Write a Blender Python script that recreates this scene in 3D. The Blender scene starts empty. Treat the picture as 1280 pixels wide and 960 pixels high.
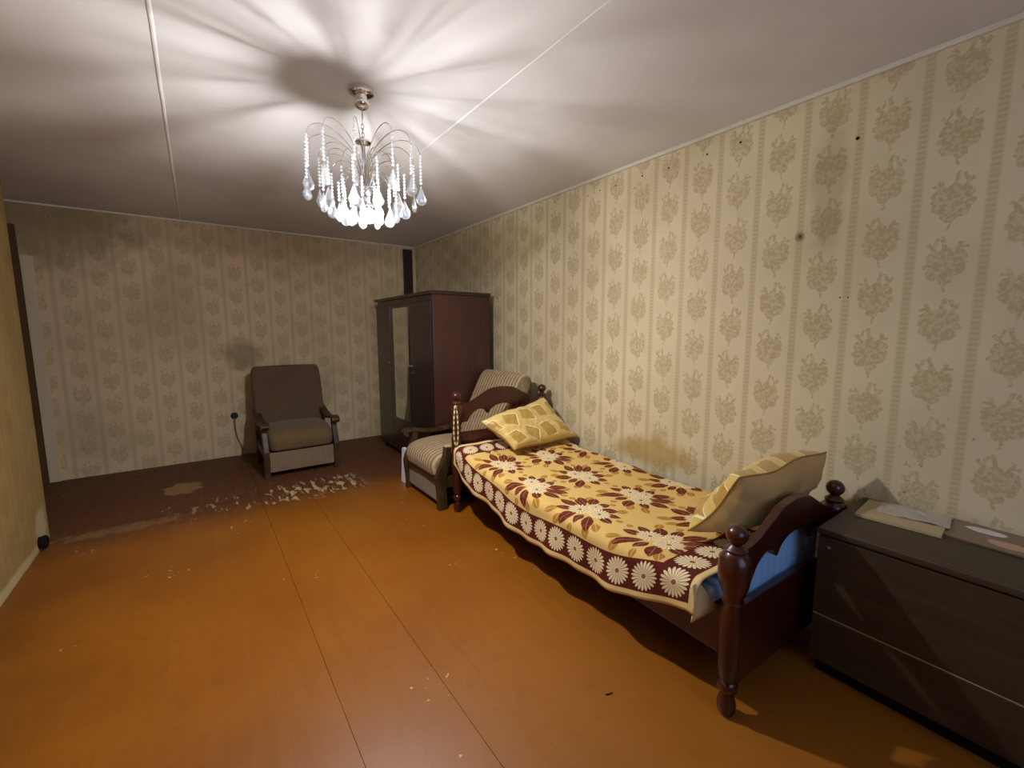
import bpy, bmesh, math, random
from mathutils import Vector, Matrix

random.seed(7)
SC = bpy.context.scene
COL = SC.collection
PI = math.pi

# ------------------------------------------------------------------ camera
cam_data = bpy.data.cameras.new('camera')
cam = bpy.data.objects.new('camera', cam_data)
COL.objects.link(cam)
cam_data.sensor_width = 36.0
cam_data.lens = 542.68 * 36.0 / 1280.0
cam_data.clip_start = 0.05
YAW, PITCH, ROLL, CAM_H = 0.62517, 0.12211, -0.00154, 1.3845
fw = Vector((math.sin(YAW) * math.cos(PITCH), math.cos(YAW) * math.cos(PITCH), -math.sin(PITCH)))
rt = Vector((math.cos(YAW), -math.sin(YAW), 0))
up = rt.cross(fw)
r2 = rt * math.cos(ROLL) + up * math.sin(ROLL)
u2 = up * math.cos(ROLL) - rt * math.sin(ROLL)
cam.matrix_world = Matrix(((r2.x, u2.x, -fw.x, 0), (r2.y, u2.y, -fw.y, 0), (r2.z, u2.z, -fw.z, CAM_H), (0, 0, 0, 1)))
SC.camera = cam

# ------------------------------------------------------------------ world: dusk sky outside the window behind the camera
world = bpy.data.worlds.new('dusk_sky')
SC.world = world
world.use_nodes = True
wbg = world.node_tree.nodes['Background']
wbg.inputs[0].default_value = (0.46, 0.62, 1.0, 1)
wbg.inputs[1].default_value = 3.2

BULB_STRENGTH = 3100.0
BULB_COLOR = (0.97, 0.965, 1.0)
SC.view_settings.view_transform = 'Standard'
SC.view_settings.look = 'None'
SC.view_settings.exposure = 0.0
SC.view_settings.gamma = 1.0
SC.view_settings.use_curve_mapping = False
SC.cycles.use_denoising = True
SC.cycles.adaptive_threshold = 0.02
SC.cycles.max_bounces = 7
SC.cycles.diffuse_bounces = 4
SC.cycles.transparent_max_bounces = 24
SC.cycles.sample_clamp_indirect = 6.0

# room dimensions (metres)
XR, YB, XL, ZC, YF = 2.467, 5.644, -0.905, 2.5, -1.3
XA, YLE = -1.9, 4.10            # side passage beyond the left wall
BULB_POS = (0.715, 2.165, 1.932)

# ------------------------------------------------------------------ node expression helper
class Ex:
    def __init__(self, nt, s): self.nt, self.s = nt, s
    def _m(self, op, *args, clamp=False):
        n = self.nt.nodes.new('ShaderNodeMath'); n.operation = op; n.use_clamp = clamp
        for i, a in enumerate(args):
            if isinstance(a, Ex): self.nt.links.new(a.s, n.inputs[i])
            else: n.inputs[i].default_value = float(a)
        return Ex(self.nt, n.outputs[0])
    def __add__(s, o): return s._m('ADD', s, o)
    __radd__ = __add__
    def __sub__(s, o): return s._m('SUBTRACT', s, o)
    def __rsub__(s, o): return s._m('SUBTRACT', o, s)
    def __mul__(s, o): return s._m('MULTIPLY', s, o)
    __rmul__ = __mul__
    def __truediv__(s, o): return s._m('DIVIDE', s, o)
    def gt(s, o): return s._m('GREATER_THAN', s, o)
    def lt(s, o): return s._m('LESS_THAN', s, o)
    def abs(s): return s._m('ABSOLUTE', s)
    def floor(s): return s._m('FLOOR', s)
    def fmod(s, o): return s._m('FLOORED_MODULO', s, o)
    def sin(s): return s._m('SINE', s)
    def cos(s): return s._m('COSINE', s)
    def sqrt(s): return s._m('SQRT', s)
    def atan2(s, o): return s._m('ARCTAN2', s, o)
    def mx(s, o): return s._m('MAXIMUM', s, o)
    def mn(s, o): return s._m('MINIMUM', s, o)
    def clamp(s): return s._m('ADD', s, 0.0, clamp=True)
    def ss(s, lo, hi):
        n = s.nt.nodes.new('ShaderNodeMapRange'); n.interpolation_type = 'SMOOTHSTEP'
        s.nt.links.new(s.s, n.inputs[0])
        n.inputs[1].default_value = lo; n.inputs[2].default_value = hi
        return Ex(s.nt, n.outputs[0])

class Mat:
    def __init__(self, name, rough=0.6, spec=0.4):
        self.m = bpy.data.materials.new(name); self.m.use_nodes = True
        self.nt = self.m.node_tree; self.b = self.nt.nodes['Principled BSDF']
        self.b.inputs['Roughness'].default_value = rough
        self.b.inputs['Specular IOR Level'].default_value = spec
    def node(self, t): return self.nt.nodes.new(t)
    def link(self, a, b): self.nt.links.new(a.s if isinstance(a, Ex) else a, b)
    def xyz(self, sock):
        n = self.node('ShaderNodeSeparateXYZ'); self.nt.links.new(sock, n.inputs[0])
        return [Ex(self.nt, n.outputs[i]) for i in range(3)]
    def pos(self): return self.node('ShaderNodeNewGeometry').outputs['Position']
    def obj(self): return self.node('ShaderNodeTexCoord').outputs['Object']
    def uv(self): return self.node('ShaderNodeTexCoord').outputs['UV']
    def comb(self, x, y, z=0.0):
        n = self.node('ShaderNodeCombineXYZ')
        for i, a in enumerate((x, y, z)):
            if isinstance(a, Ex): self.link(a, n.inputs[i])
            else: n.inputs[i].default_value = a
        return n.outputs[0]
    def noise(self, vec, scale, detail=4, rough=0.55, dist=0.0):
        n = self.node('ShaderNodeTexNoise')
        self.nt.links.new(vec, n.inputs['Vector'])
        n.inputs['Scale'].default_value = scale; n.inputs['Detail'].default_value = detail
        n.inputs['Roughness'].default_value = rough; n.inputs['Distortion'].default_value = dist
        return Ex(self.nt, n.outputs['Fac'])
    def voro(self, vec, scale, out='Distance'):
        n = self.node('ShaderNodeTexVoronoi'); self.nt.links.new(vec, n.inputs['Vector'])
        n.inputs['Scale'].default_value = scale
        return Ex(self.nt, n.outputs[out])
    def scalev(self, vec, s):
        n = self.node('ShaderNodeMapping'); self.nt.links.new(vec, n.inputs['Vector'])
        n.inputs['Scale'].default_value = s
        return n.outputs[0]
    def mix(self, fac, a, b):
        n = self.node('ShaderNodeMix'); n.data_type = 'RGBA'
        if isinstance(fac, Ex): self.link(fac, n.inputs[0])
        else: n.inputs[0].default_value = fac
        for sock, v in ((n.inputs[6], a), (n.inputs[7], b)):
            if isinstance(v, tuple): sock.default_value = (*v[:3], 1)
            else: self.nt.links.new(v, sock)
        return n.outputs[2]
    def color(self, v):
        if isinstance(v, tuple): self.b.inputs['Base Color'].default_value = (*v[:3], 1)
        else: self.nt.links.new(v, self.b.inputs['Base Color'])
        return self
    def bump(self, h, strength=0.3, dist=0.01):
        n = self.node('ShaderNodeBump'); n.inputs['Strength'].default_value = strength
        n.inputs['Distance'].default_value = dist
        self.link(h, n.inputs['Height']); self.nt.links.new(n.outputs[0], self.b.inputs['Normal'])
        return self
    def rough(self, e): self.link(e, self.b.inputs['Roughness']); return self

def srgb(r, g, b):
    f = lambda c: c / 12.92 if c <= 0.04045 else ((c + 0.055) / 1.055) ** 2.4
    return tuple(f(c / 255) for c in (r, g, b))

M = {}
def plain(name, col, rough=0.6, spec=0.4, metal=0.0, var=0.12, scale=9.0):
    k = Mat(name, rough, spec)
    n = k.noise(k.obj(), scale, 4)
    d = tuple(c * (1 - var) for c in col); l = tuple(min(1, c * (1 + var)) for c in col)
    k.color(k.mix(n, d, l))
    k.b.inputs['Metallic'].default_value = metal
    M[name] = k.m
    return k

# ---- wallpaper: lace stripes and staggered bouquets, s = coordinate along the wall
def wallpaper(name, axis, s0, z0, base, ink, aged=0.35, motif=1.0, stain=None, period=0.215, zper=0.244):
    k = Mat(name, 0.75, 0.15)
    p = k.pos(); X, Y, Z = k.xyz(p)
    s = (X, Y)[axis]
    q = (s - s0) / period
    cell = q.floor()
    a = (q - cell - 0.5) * period                       # across the column, metres
    odd = cell.fmod(2.0)
    zz = (Z - z0) / zper + odd * 0.5
    zc = zz.floor()
    b = (zz - zc - 0.5) * zper
    flip = ((cell + zc * 1.0).fmod(2.0) * 2.0) - 1.0
    nn = k.node('ShaderNodeTexNoise'); k.nt.links.new(p, nn.inputs['Vector'])
    nn.inputs['Scale'].default_value = 75.0; nn.inputs['Detail'].default_value = 1.0
    w1, w2, w3 = k.xyz(nn.outputs['Color'])
    a = a * flip
    aw = a + (w1 - 0.5) * 0.016
    bw = b + (w2 - 0.5) * 0.016
    m = None
    def add(e):
        nonlocal m
        m = e if m is None else m.mx(e)
    aw = aw / 1.24; bw = bw / 1.26
    for (cx, cy, r) in ((0, 0.0, .030), (-.026, -.018, .022), (.022, -.030, .024), (-.004, -.048, .020), (.026, .018, .023),
                        (-.030, .020, .021), (.002, .034, .018), (-.040, .000, .012), (.042, -.008, .012)):
        dx, dy = aw - cx, bw - cy
        add((r - (dx * dx + dy * dy).sqrt()).ss(-.002, .003))
    for (x0, y0, x1, y1, w) in ((0, .03, .012, .085, .006), (-.02, .03, -.034, .066, .006), (.02, .03, .046, .064, .006),
                                (.005, -.05, -.004, -.090, .004), (-.03, .05, -.05, .048, .005), (.03, .055, .022, .08, .005)):
        L = math.hypot(x1 - x0, y1 - y0); ux, uy = (x1 - x0) / L, (y1 - y0) / L
        dx, dy = aw - x0, bw - y0
        t = dx * ux + dy * uy; n = (dx * uy - dy * ux).abs()
        add((w - n).ss(-.0015, .002) * t.gt(0) * t.lt(L))
    lace = w3.ss(.40, .58)
    m = m * (0.42 + lace * 0.50) * motif
    # lace stripe at the cell border
    e = (q - (q + 0.5).floor()).abs() * period
    band = (0.0135 - e).ss(-.001, .002)
    dots = ((Z * (2 * PI / 0.021)).sin() * 0.5 + 0.5).ss(.2, .8)
    edge = (0.0025 - (e - 0.016).abs()).ss(-.0005, .001)
    stripe = band * (0.55 + dots * 0.35) + edge * 0.35
    ink_m = m.mx(stripe * 0.85 * min(1, motif)).clamp()
    ageN = k.noise(p, 1.3, 3, 0.6)
    ageF = k.noise(p, 6.0, 4, 0.6)
    col = k.mix(ink_m, base, ink)
    col = k.mix((ageN.ss(.42, .72) * aged), col, tuple(c * f for c, f in zip(base, (.62, .56, .48))))
    col = k.mix((ageF.ss(.55, .8) * aged * .7), col, tuple(c * f for c, f in zip(base, (.66, .60, .52))))
    if stain:
        for (cx, cz, rx, rz, amt, tint) in stain:
            dx, dz = (s - cx) / rx, (Z - cz) / rz
            d = (dx * dx + dz * dz).sqrt() + (ageF - 0.5) * 1.1
            col = k.mix((1.0 - d).ss(0, .6) * amt, col, tint)
    spots = (k.noise(p, 42.0, 2, .7) * ageN).ss(.45, .49)
    col = k.mix(spots * 0.5, col, (.09, .06, .035))
    k.color(col)
    M[name] = k.m

PAPER = srgb(218, 203, 166); INK = srgb(187, 169, 127)
wallpaper('wallpaper_right', 1, 1.617, 1.285, PAPER, INK, 0.28, 1.0,
          stain=[(1.78, .56, .42, .13, .75, srgb(176, 146, 78)), (0.97, 1.846, .03, .035, .8, srgb(120, 92, 55)),
                 (0.86, 2.05, .10, .40, .35, srgb(150, 128, 92)), (3.9, 2.15, 1.2, .35, .45, srgb(150, 124, 88))])
wallpaper('wallpaper_back', 0, -0.805, 1.27, srgb(222, 199, 160), srgb(181, 157, 116), 0.55, 0.62,
          stain=[(0.40, 1.12, .22, .22, .55, srgb(120, 96, 66)), (-1.0, 2.3, .8, .5, .45, srgb(112, 92, 60)), (0.5, 2.4, 3.0, .3, .35, srgb(128, 108, 80))])
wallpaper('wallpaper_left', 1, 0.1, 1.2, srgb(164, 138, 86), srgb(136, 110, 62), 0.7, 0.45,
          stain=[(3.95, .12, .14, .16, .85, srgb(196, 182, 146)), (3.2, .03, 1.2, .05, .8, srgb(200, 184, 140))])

k = Mat('ceiling_paint', 0.85, 0.1)
p = k.pos()
k.color(k.mix(k.noise(p, 1.1, 4).ss(.35, .75), srgb(224, 221, 217), srgb(206, 202, 198)))
k.bump(k.noise(p, 120, 3), 0.06, 0.003); M['ceiling_paint'] = k.m
plain('joint_plaster', srgb(232, 229, 224), 0.9, 0.1)
plain('trim_white', srgb(214, 206, 188), 0.6, 0.3)
plain('trim_grime', srgb(176, 158, 120), 0.6, 0.3)
plain('jamb_brown', srgb(92, 66, 36), 0.6, 0.3)
plain('casing_cream', srgb(214, 198, 164), 0.6, 0.3)
plain('trim_dark', srgb(58, 40, 30), 0.5, 0.3)

# ---- painted floor boards
k = Mat('floor_paint', 0.35, 0.5)
p = k.pos(); X, Y, Z = k.xyz(p)
big = k.noise(p, 1.2, 4); fine = k.noise(p, 16, 5, .6)
streak = k.noise(k.scalev(p, (22, 1.6, 1)), 1.0, 4)
orange = k.mix(big.ss(.3, .7), srgb(150, 89, 11), srgb(136, 76, 8))
orange = k.mix(fine.ss(.52, .8) * 0.45, orange, srgb(116, 60, 10))
brown = k.mix(fine.ss(.3, .75), srgb(104, 60, 28), srgb(84, 48, 24))
edge = (Y + (k.noise(p, 2.6, 4) - .5) * 0.55 + (fine - .5) * .12).ss(3.55, 4.12)
left_vignette = (X * -1.0 + (big - .5) * .7).ss(0.35, 1.1)  # vignette darkening towards the left, painted into the floor colour
col = k.mix(edge, orange, brown)
col = k.mix(left_vignette * 0.6, col, srgb(92, 50, 10))
# worn-through band of bare paint in front of the chair
chips = (k.noise(k.scalev(p, (20, 6, 1)), 1.0, 5, .66))
bandm = (Y - 3.72).ss(0, .18) * (4.42 - Y).ss(0, .25) * (X + .45).ss(0, .7) * (1.22 - X).ss(0, .18)
heavy = (X - .25).ss(0, .35) * (Y - 3.80).ss(0, .08) * (4.30 - Y).ss(0, .22)
thr = chips + heavy * 0.07
col = k.mix((bandm * thr.ss(.57, .62)) * .85, col, srgb(206, 182, 138))
d1x, d1y = (X + .20) / .16, (Y - 4.72) / .20
patch = (1.0 - (d1x * d1x + d1y * d1y).sqrt() - (fine - .5) * 1.4).ss(0, .3)
col = k.mix(patch * .6, col, srgb(170, 138, 84))
d2x, d2y = (X + .55) / .40, (Y - 3.98) / .10
patch2 = (1.0 - (d2x * d2x + d2y * d2y).sqrt() - (fine - .5) * 2.0).ss(0, .5)
col = k.mix(patch2 * .28, col, srgb(176, 142, 100))
# paint flecks and scuffs
speck = (k.noise(p, 34, 2, .5) * k.noise(p, 2.2, 3)).ss(.435, .45)
col = k.mix(speck * .8, col, srgb(226, 190, 130))
scuff = (k.noise(k.scalev(p, (60, 8, 1)), 1.0, 4, .6) * k.noise(p, 1.7, 2)).ss(.42, .48)
col = k.mix(scuff * .35, col, srgb(206, 150, 84))
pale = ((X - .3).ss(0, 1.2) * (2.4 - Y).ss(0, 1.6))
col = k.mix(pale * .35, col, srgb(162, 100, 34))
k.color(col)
k.rough(0.30 + streak * 0.22 + edge * 0.22)
k.bump(k.noise(p, 7, 3) * .6 + streak * .4, 0.10, 0.01)
M['floor_paint'] = k.m
plain('floor_gap', (.045, .018, .005), 0.9, 0.1)

# ---- woods
def wood(name, dark, light, rough=0.35, spec=0.5, scale=(2, 2, 22), coat=0.0):
    k = Mat(name, rough, spec)
    g = k.noise(k.scalev(k.obj(), scale), 1.4, 5, .6, .6)
    n = k.noise(k.obj(), 3.0, 3)
    c = k.mix(g.ss(.3, .75), dark, light)
    c = k.mix(n.ss(.45, .8) * .4, c, dark)
    k.color(c); k.bump(g, .06, .004)
    k.b.inputs['Coat Weight'].default_value = coat; k.b.inputs['Coat Roughness'].default_value = .15
    M[name] = k.m
wood('bed_wood', srgb(44, 14, 10), srgb(80, 29, 20), .30, .5, (22, 2, 2), .3)
wood('wardrobe_side', srgb(58, 30, 26), srgb(76, 40, 34), .35, .5, (12, 12, 1.2), .2)
wood('wardrobe_front', srgb(36, 25, 22), srgb(50, 35, 29), .30, .5, (12, 12, 1.2), .3)
wood('chair_wood', srgb(50, 35, 18), srgb(88, 65, 35), .45, .35, (3, 16, 3), .0)
wood('chest_wood', srgb(48, 35, 19), srgb(66, 49, 28), .55, .5, (14, 1.2, 14), .1)
plain('bare_wood_and_highlight', srgb(200, 176, 120), .5, .3)  # pale colour for bare broken wood and for the chest's painted groove highlight
plain('dark_hollow', (.012, .009, .007), .9, .1)
plain('black_plastic', (.015, .013, .012), .4, .4)
plain('cable_grey', srgb(120, 104, 84), .6, .3)
plain('paper_white', srgb(222, 226, 236), .7, .2, var=.04)
plain('paper_grey', srgb(176, 166, 150), .6, .3, var=.05)
plain('steel', (.62, .6, .58), .3, .5, 1.0, .05)
plain('chrome', (.80, .78, .75), .12, .5, 1.0, .05)
plain('brass', (.70, .58, .34), .22, .5, 1.0, .05)
k = Mat('mirror_glass', 0.03, .5); k.color(k.mix(k.noise(k.obj(), 6, 4).ss(.5, .8) * .3, (.74, .80, .74), (.62, .68, .6)))
k.b.inputs['Metallic'].default_value = 1.0; M['mirror_glass'] = k.m

# ---- fabrics
def fabric(name, dark, light, axis=0, freq=260.0, rib=.5, speck=.5):
    k = Mat(name, .95, .1)
    o = k.obj(); c3 = k.xyz(o)
    w = (c3[axis] * freq + (k.noise(o, 30, 2) - .5) * 3.0).sin() * .5 + .5
    n = k.noise(o, 180, 3, .7); big = k.noise(o, 5, 4)
    mixf = (w * rib + n * speck + (big - .5) * .35).clamp()
    k.color(k.mix(mixf, dark, light))
    k.bump(w * .6 + n * .5, .5, .004)
    k.b.inputs['Sheen Weight'].default_value = .15
    M[name] = k.m
fabric('chair_fabric', srgb(72, 58, 38), srgb(132, 109, 76), 0, 230, .12, .9)
fabric('chair_back_fabric', srgb(66, 53, 41), srgb(114, 94, 73), 2, 210, .10, .95)
fabric('rib_fabric', srgb(92, 76, 52), srgb(192, 166, 124), 0, 150, .75, .45)
fabric('panel_fabric', srgb(92, 76, 60), srgb(160, 136, 110), 0, 330, .35, .75)
fabric('sheet_blue', srgb(140, 196, 255), srgb(184, 220, 255), 0, 120, .2, .4)
fabric('mattress_ticking', srgb(96, 120, 168), srgb(190, 198, 214), 0, 90, .9, .2)
fabric('cord_fabric', srgb(60, 52, 30), srgb(226, 210, 150), 2, 160, .9, .2)

# pillow front: satin patchwork of tilted squares with pale piping
k = Mat('patchwork_satin', .38, .5)
u, v, _ = k.xyz(k.uv())
cs = 0.155
qu, qv = u / cs, v / cs
qu = qu + (qv.floor().fmod(2.0)) * 0.5
iu, iv = qu.floor(), qv.floor()
fu, fv = qu - iu - .5, qv - iv - .5
rnd = (iu * 12.9898 + iv * 78.233).sin() * 43758.5453
rnd = rnd - rnd.floor()
ang = (rnd - .2) * 0.9
ca, sa = ang.cos(), ang.sin()
rx, ry = fu * ca - fv * sa, fu * sa + fv * ca
d = rx.abs().mx(ry.abs())
sq = (.31 - d).ss(-.006, .006)
seam = (.022 - (d - .335).abs()).ss(-.01, .012) * (rx + ry * .6 + .12).ss(-.1, .1)
base = k.mix(k.noise(k.uv(), 9, 3), srgb(226, 196, 116), srgb(206, 172, 92))
c = k.mix(sq * .85, base, k.mix(k.noise(k.uv(), 30, 3), srgb(186, 146, 62), srgb(166, 128, 52)))
c = k.mix(seam, c, srgb(250, 236, 180))
k.color(c); k.bump(seam * 1.0 - sq * .35 + k.noise(k.uv(), 14, 3) * .5, .55, .008)
k.b.inputs['Sheen Weight'].default_value = .2
M['patchwork_satin'] = k.m
k = Mat('pillow_backing', .6, .3)
u, v, _ = k.xyz(k.uv())
pl = (u * 52 + (k.noise(k.uv(), 4, 2) - .5) * 4).sin()
k.color(k.mix(k.noise(k.uv(), 6, 4), srgb(214, 176, 118), srgb(186, 146, 92))); k.bump(pl * .4 + k.noise(k.uv(), 11, 4), .5, .012)
M['pillow_backing'] = k.m
plain('pillow_piping', srgb(170, 126, 50), .5, .4)

# ---- bedspread print (UV in metres: U from the head end, V up from the front hem)
SPL = 1.992
k = Mat('bedspread_print', .9, .1)
uvs = k.uv(); U, V, _ = k.xyz(uvs)
YEL = k.mix(k.noise(uvs, 3, 4), srgb(228, 194, 122), srgb(218, 180, 102))
MAR, OCH, CRM, TAN, HEM = srgb(92, 34, 28), srgb(176, 126, 52), srgb(240, 222, 178), srgb(142, 84, 54), srgb(234, 204, 140)
col = YEL
def daisy(x, y, R, petals):
    r = (x * x + y * y).sqrt(); th = y.atan2(x)
    c = (th * (petals / 2)).cos().abs()
    mask = (R * .70 + c * (R * .30) - r).ss(-.0008, .0015)
    line = (1.0 - c.ss(.20, .55)) * r.gt(R * .24)
    core = (R * .17 - r).ss(-.001, .001)
    return mask, line, core
def paint(col, dm, cream=CRM, line=TAN, core=srgb(150, 96, 40)):
    mask, ln, co = dm
    f = k.mix(ln * .85, cream, line); f = k.mix(co, f, core)
    return k.mix(mask, col, f)
CU, CV = 0.425, 0.375
gu, gv = (U - 0.21) / CU, (V - 0.165) / CV
iu, iv = gu.floor(), gv.floor()
lu, lv = (gu - iu - .5) * CU, (gv - iv - .5) * CV
fl = ((iu + iv).fmod(2.0) * 2.0) - 1.0
bx, by = lu * fl, lv
wob = (k.noise(uvs, 40, 2) - .5) * .008
bx = bx + wob
leaves_m = [(-.03, .05, 128, .10, .030), (.01, .07, 100, .085, .026), (.04, .06, 58, .12, .030), (.07, .05, 30, .12, .026), (.08, .00, 4, .13, .030),
            (.06, -.04, -28, .10, .026), (.02, -.06, -70, .12, .032), (-.05, -.04, -128, .14, .030),
            (-.08, .00, 190, .10, .026), (-.08, .04, 158, .085, .024), (.03, .02, 20, .15, .020), (-.02, -.05, -100, .09, .022)]
leaves_o = [(.11, .10, 70, .07, .022), (.16, .06, 20, .05, .017), (.12, -.09, -35, .085, .022), (.07, -.12, -62, .075, .022), (-.02, -.14, -88, .05, .017),
            (-.11, -.11, -112, .075, .023), (-.13, -.08, 218, .075, .022), (-.16, .03, 165, .045, .016), (-.09, .11, 112, .07, .021), (-.02, .145, 80, .04, .016)]
def leafset(ls):
    m = None; vein = None
    for (cx, cy, a, L, w) in ls:
        ca, sa = math.cos(math.radians(a)), math.sin(math.radians(a))
        dx, dy = bx - cx, by - cy
        t = (dx * ca + dy * sa) * (1.0 / L); n = (dy * ca - dx * sa).abs()
        tt = t - .5
        inside = (w * 1.0 - tt * tt * (4 * w)) - n
        e = inside.ss(-.0008, .0015)
        vn = (.0018 - n).ss(-.0008, .0008) * e
        m = e if m is None else m.mx(e); vein = vn if vein is None else vein.mx(vn)
    return m, vein
mo, vo = leafset(leaves_o); mm, vm = leafset(leaves_m)
col = k.mix(mo, col, OCH); col = k.mix(vo * .8, col, srgb(226, 190, 110))
mott = k.noise(uvs, 55, 3)
mcol = k.mix(mott.ss(.4, .7), MAR, srgb(132, 66, 46))
col = k.mix(mm, col, mcol); col = k.mix(vm * .7, col, srgb(190, 130, 90))
for (cx, cy, R) in ((.012, .066, .040), (-.062, .018, .058), (.044, -.016, .062)):
    col = paint(col, daisy(bx - cx, by - cy, R, 18))
# daisy border round the near side and both ends
eU = U.mn(SPL - U)
side = V.lt(eU)
inv = 1.0 - side
tco = U * side + V * inv
dco = V * side + eU * inv
band = dco.gt(.030) * dco.lt(.168)
ct = (tco - .099) / .138
ct = (ct - (ct + .5).floor()) * .138
inner = dco.lt(.168)
c2 = k.mix(band, HEM, k.mix(mott, srgb(84, 28, 24), srgb(100, 38, 30)))
c2 = paint(c2, daisy(ct, dco - .099, .063, 20))
col = k.mix(inner, col, c2)
weave = k.noise(uvs, 420, 2)
k.color(k.mix(weave.ss(.35, .8) * .18, col, srgb(120, 84, 40)))
k.bump(weave + k.noise(uvs, 20, 3), .2, .003)
M['bedspread_print'] = k.m
plain('spread_reverse', srgb(232, 208, 156), .9, .1)

# glossy magazine cover with pale ovals
k = Mat('magazine_cover', .2, .5)
u, v, _ = k.xyz(k.uv())
c = k.mix(k.noise(k.uv(), 5, 3), srgb(96, 78, 62), srgb(130, 108, 86))
for (cx, cy, rx_, ry_, tint) in ((.30, .35, .16, .20, srgb(186, 140, 122)), (.72, .62, .14, .22, srgb(206, 204, 200))):
    dx, dy = (u - cx) / rx_, (v - cy) / ry_
    c = k.mix((1.0 - (dx * dx + dy * dy).sqrt()).ss(0, .15), c, tint)
k.color(c); M['magazine_cover'] = k.m

# crystal: clear glass with a milky sparkle
def mixshader(name, parts):
    m = bpy.data.materials.new(name); m.use_nodes = True; nt = m.node_tree
    nt.nodes.remove(nt.nodes['Principled BSDF']); out = nt.nodes['Material Output']
    prev = None; acc = 0
    for kind, col, rough, w in parts:
        n = nt.nodes.new(kind); n.inputs['Color'].default_value = (*col, 1)
        if 'Roughness' in n.inputs and rough is not None: n.inputs['Roughness'].default_value = rough
        if prev is None: prev = n.outputs[0]; acc = w
        else:
            mx = nt.nodes.new('ShaderNodeMixShader'); acc += w; mx.inputs[0].default_value = w / acc
            nt.links.new(prev, mx.inputs[1]); nt.links.new(n.outputs[0], mx.inputs[2]); prev = mx.outputs[0]
    nt.links.new(prev, out.inputs['Surface']); M[name] = m
mixshader('crystal', [('ShaderNodeBsdfTransparent', (.97, .985, 1), None, .70), ('ShaderNodeBsdfTranslucent', (.92, .97, 1), None, .018),
                      ('ShaderNodeBsdfDiffuse', (.9, .95, 1), None, .008), ('ShaderNodeBsdfGlossy', (.95, .98, 1), .10, .25)])
mixshader('crystal_bead', [('ShaderNodeBsdfTransparent', (.97, .985, 1), None, .45), ('ShaderNodeBsdfTranslucent', (.92, .97, 1), None, .16),
                           ('ShaderNodeBsdfDiffuse', (.9, .95, 1), None, .12), ('ShaderNodeBsdfGlossy', (.95, .98, 1), .12, .27)])
mixshader('window_glass', [('ShaderNodeBsdfTransparent', (.95, .97, .97), None, .93), ('ShaderNodeBsdfGlossy', (1, 1, 1), .02, .07)])
m = bpy.data.materials.new('bulb_light'); m.use_nodes = True
nt = m.node_tree; nt.nodes.remove(nt.nodes['Principled BSDF'])
em = nt.nodes.new('ShaderNodeEmission'); em.inputs[0].default_value = (*BULB_COLOR, 1); em.inputs[1].default_value = BULB_STRENGTH
nt.links.new(em.outputs[0], nt.nodes['Material Output'].inputs['Surface']); M['bulb_light'] = m

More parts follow.
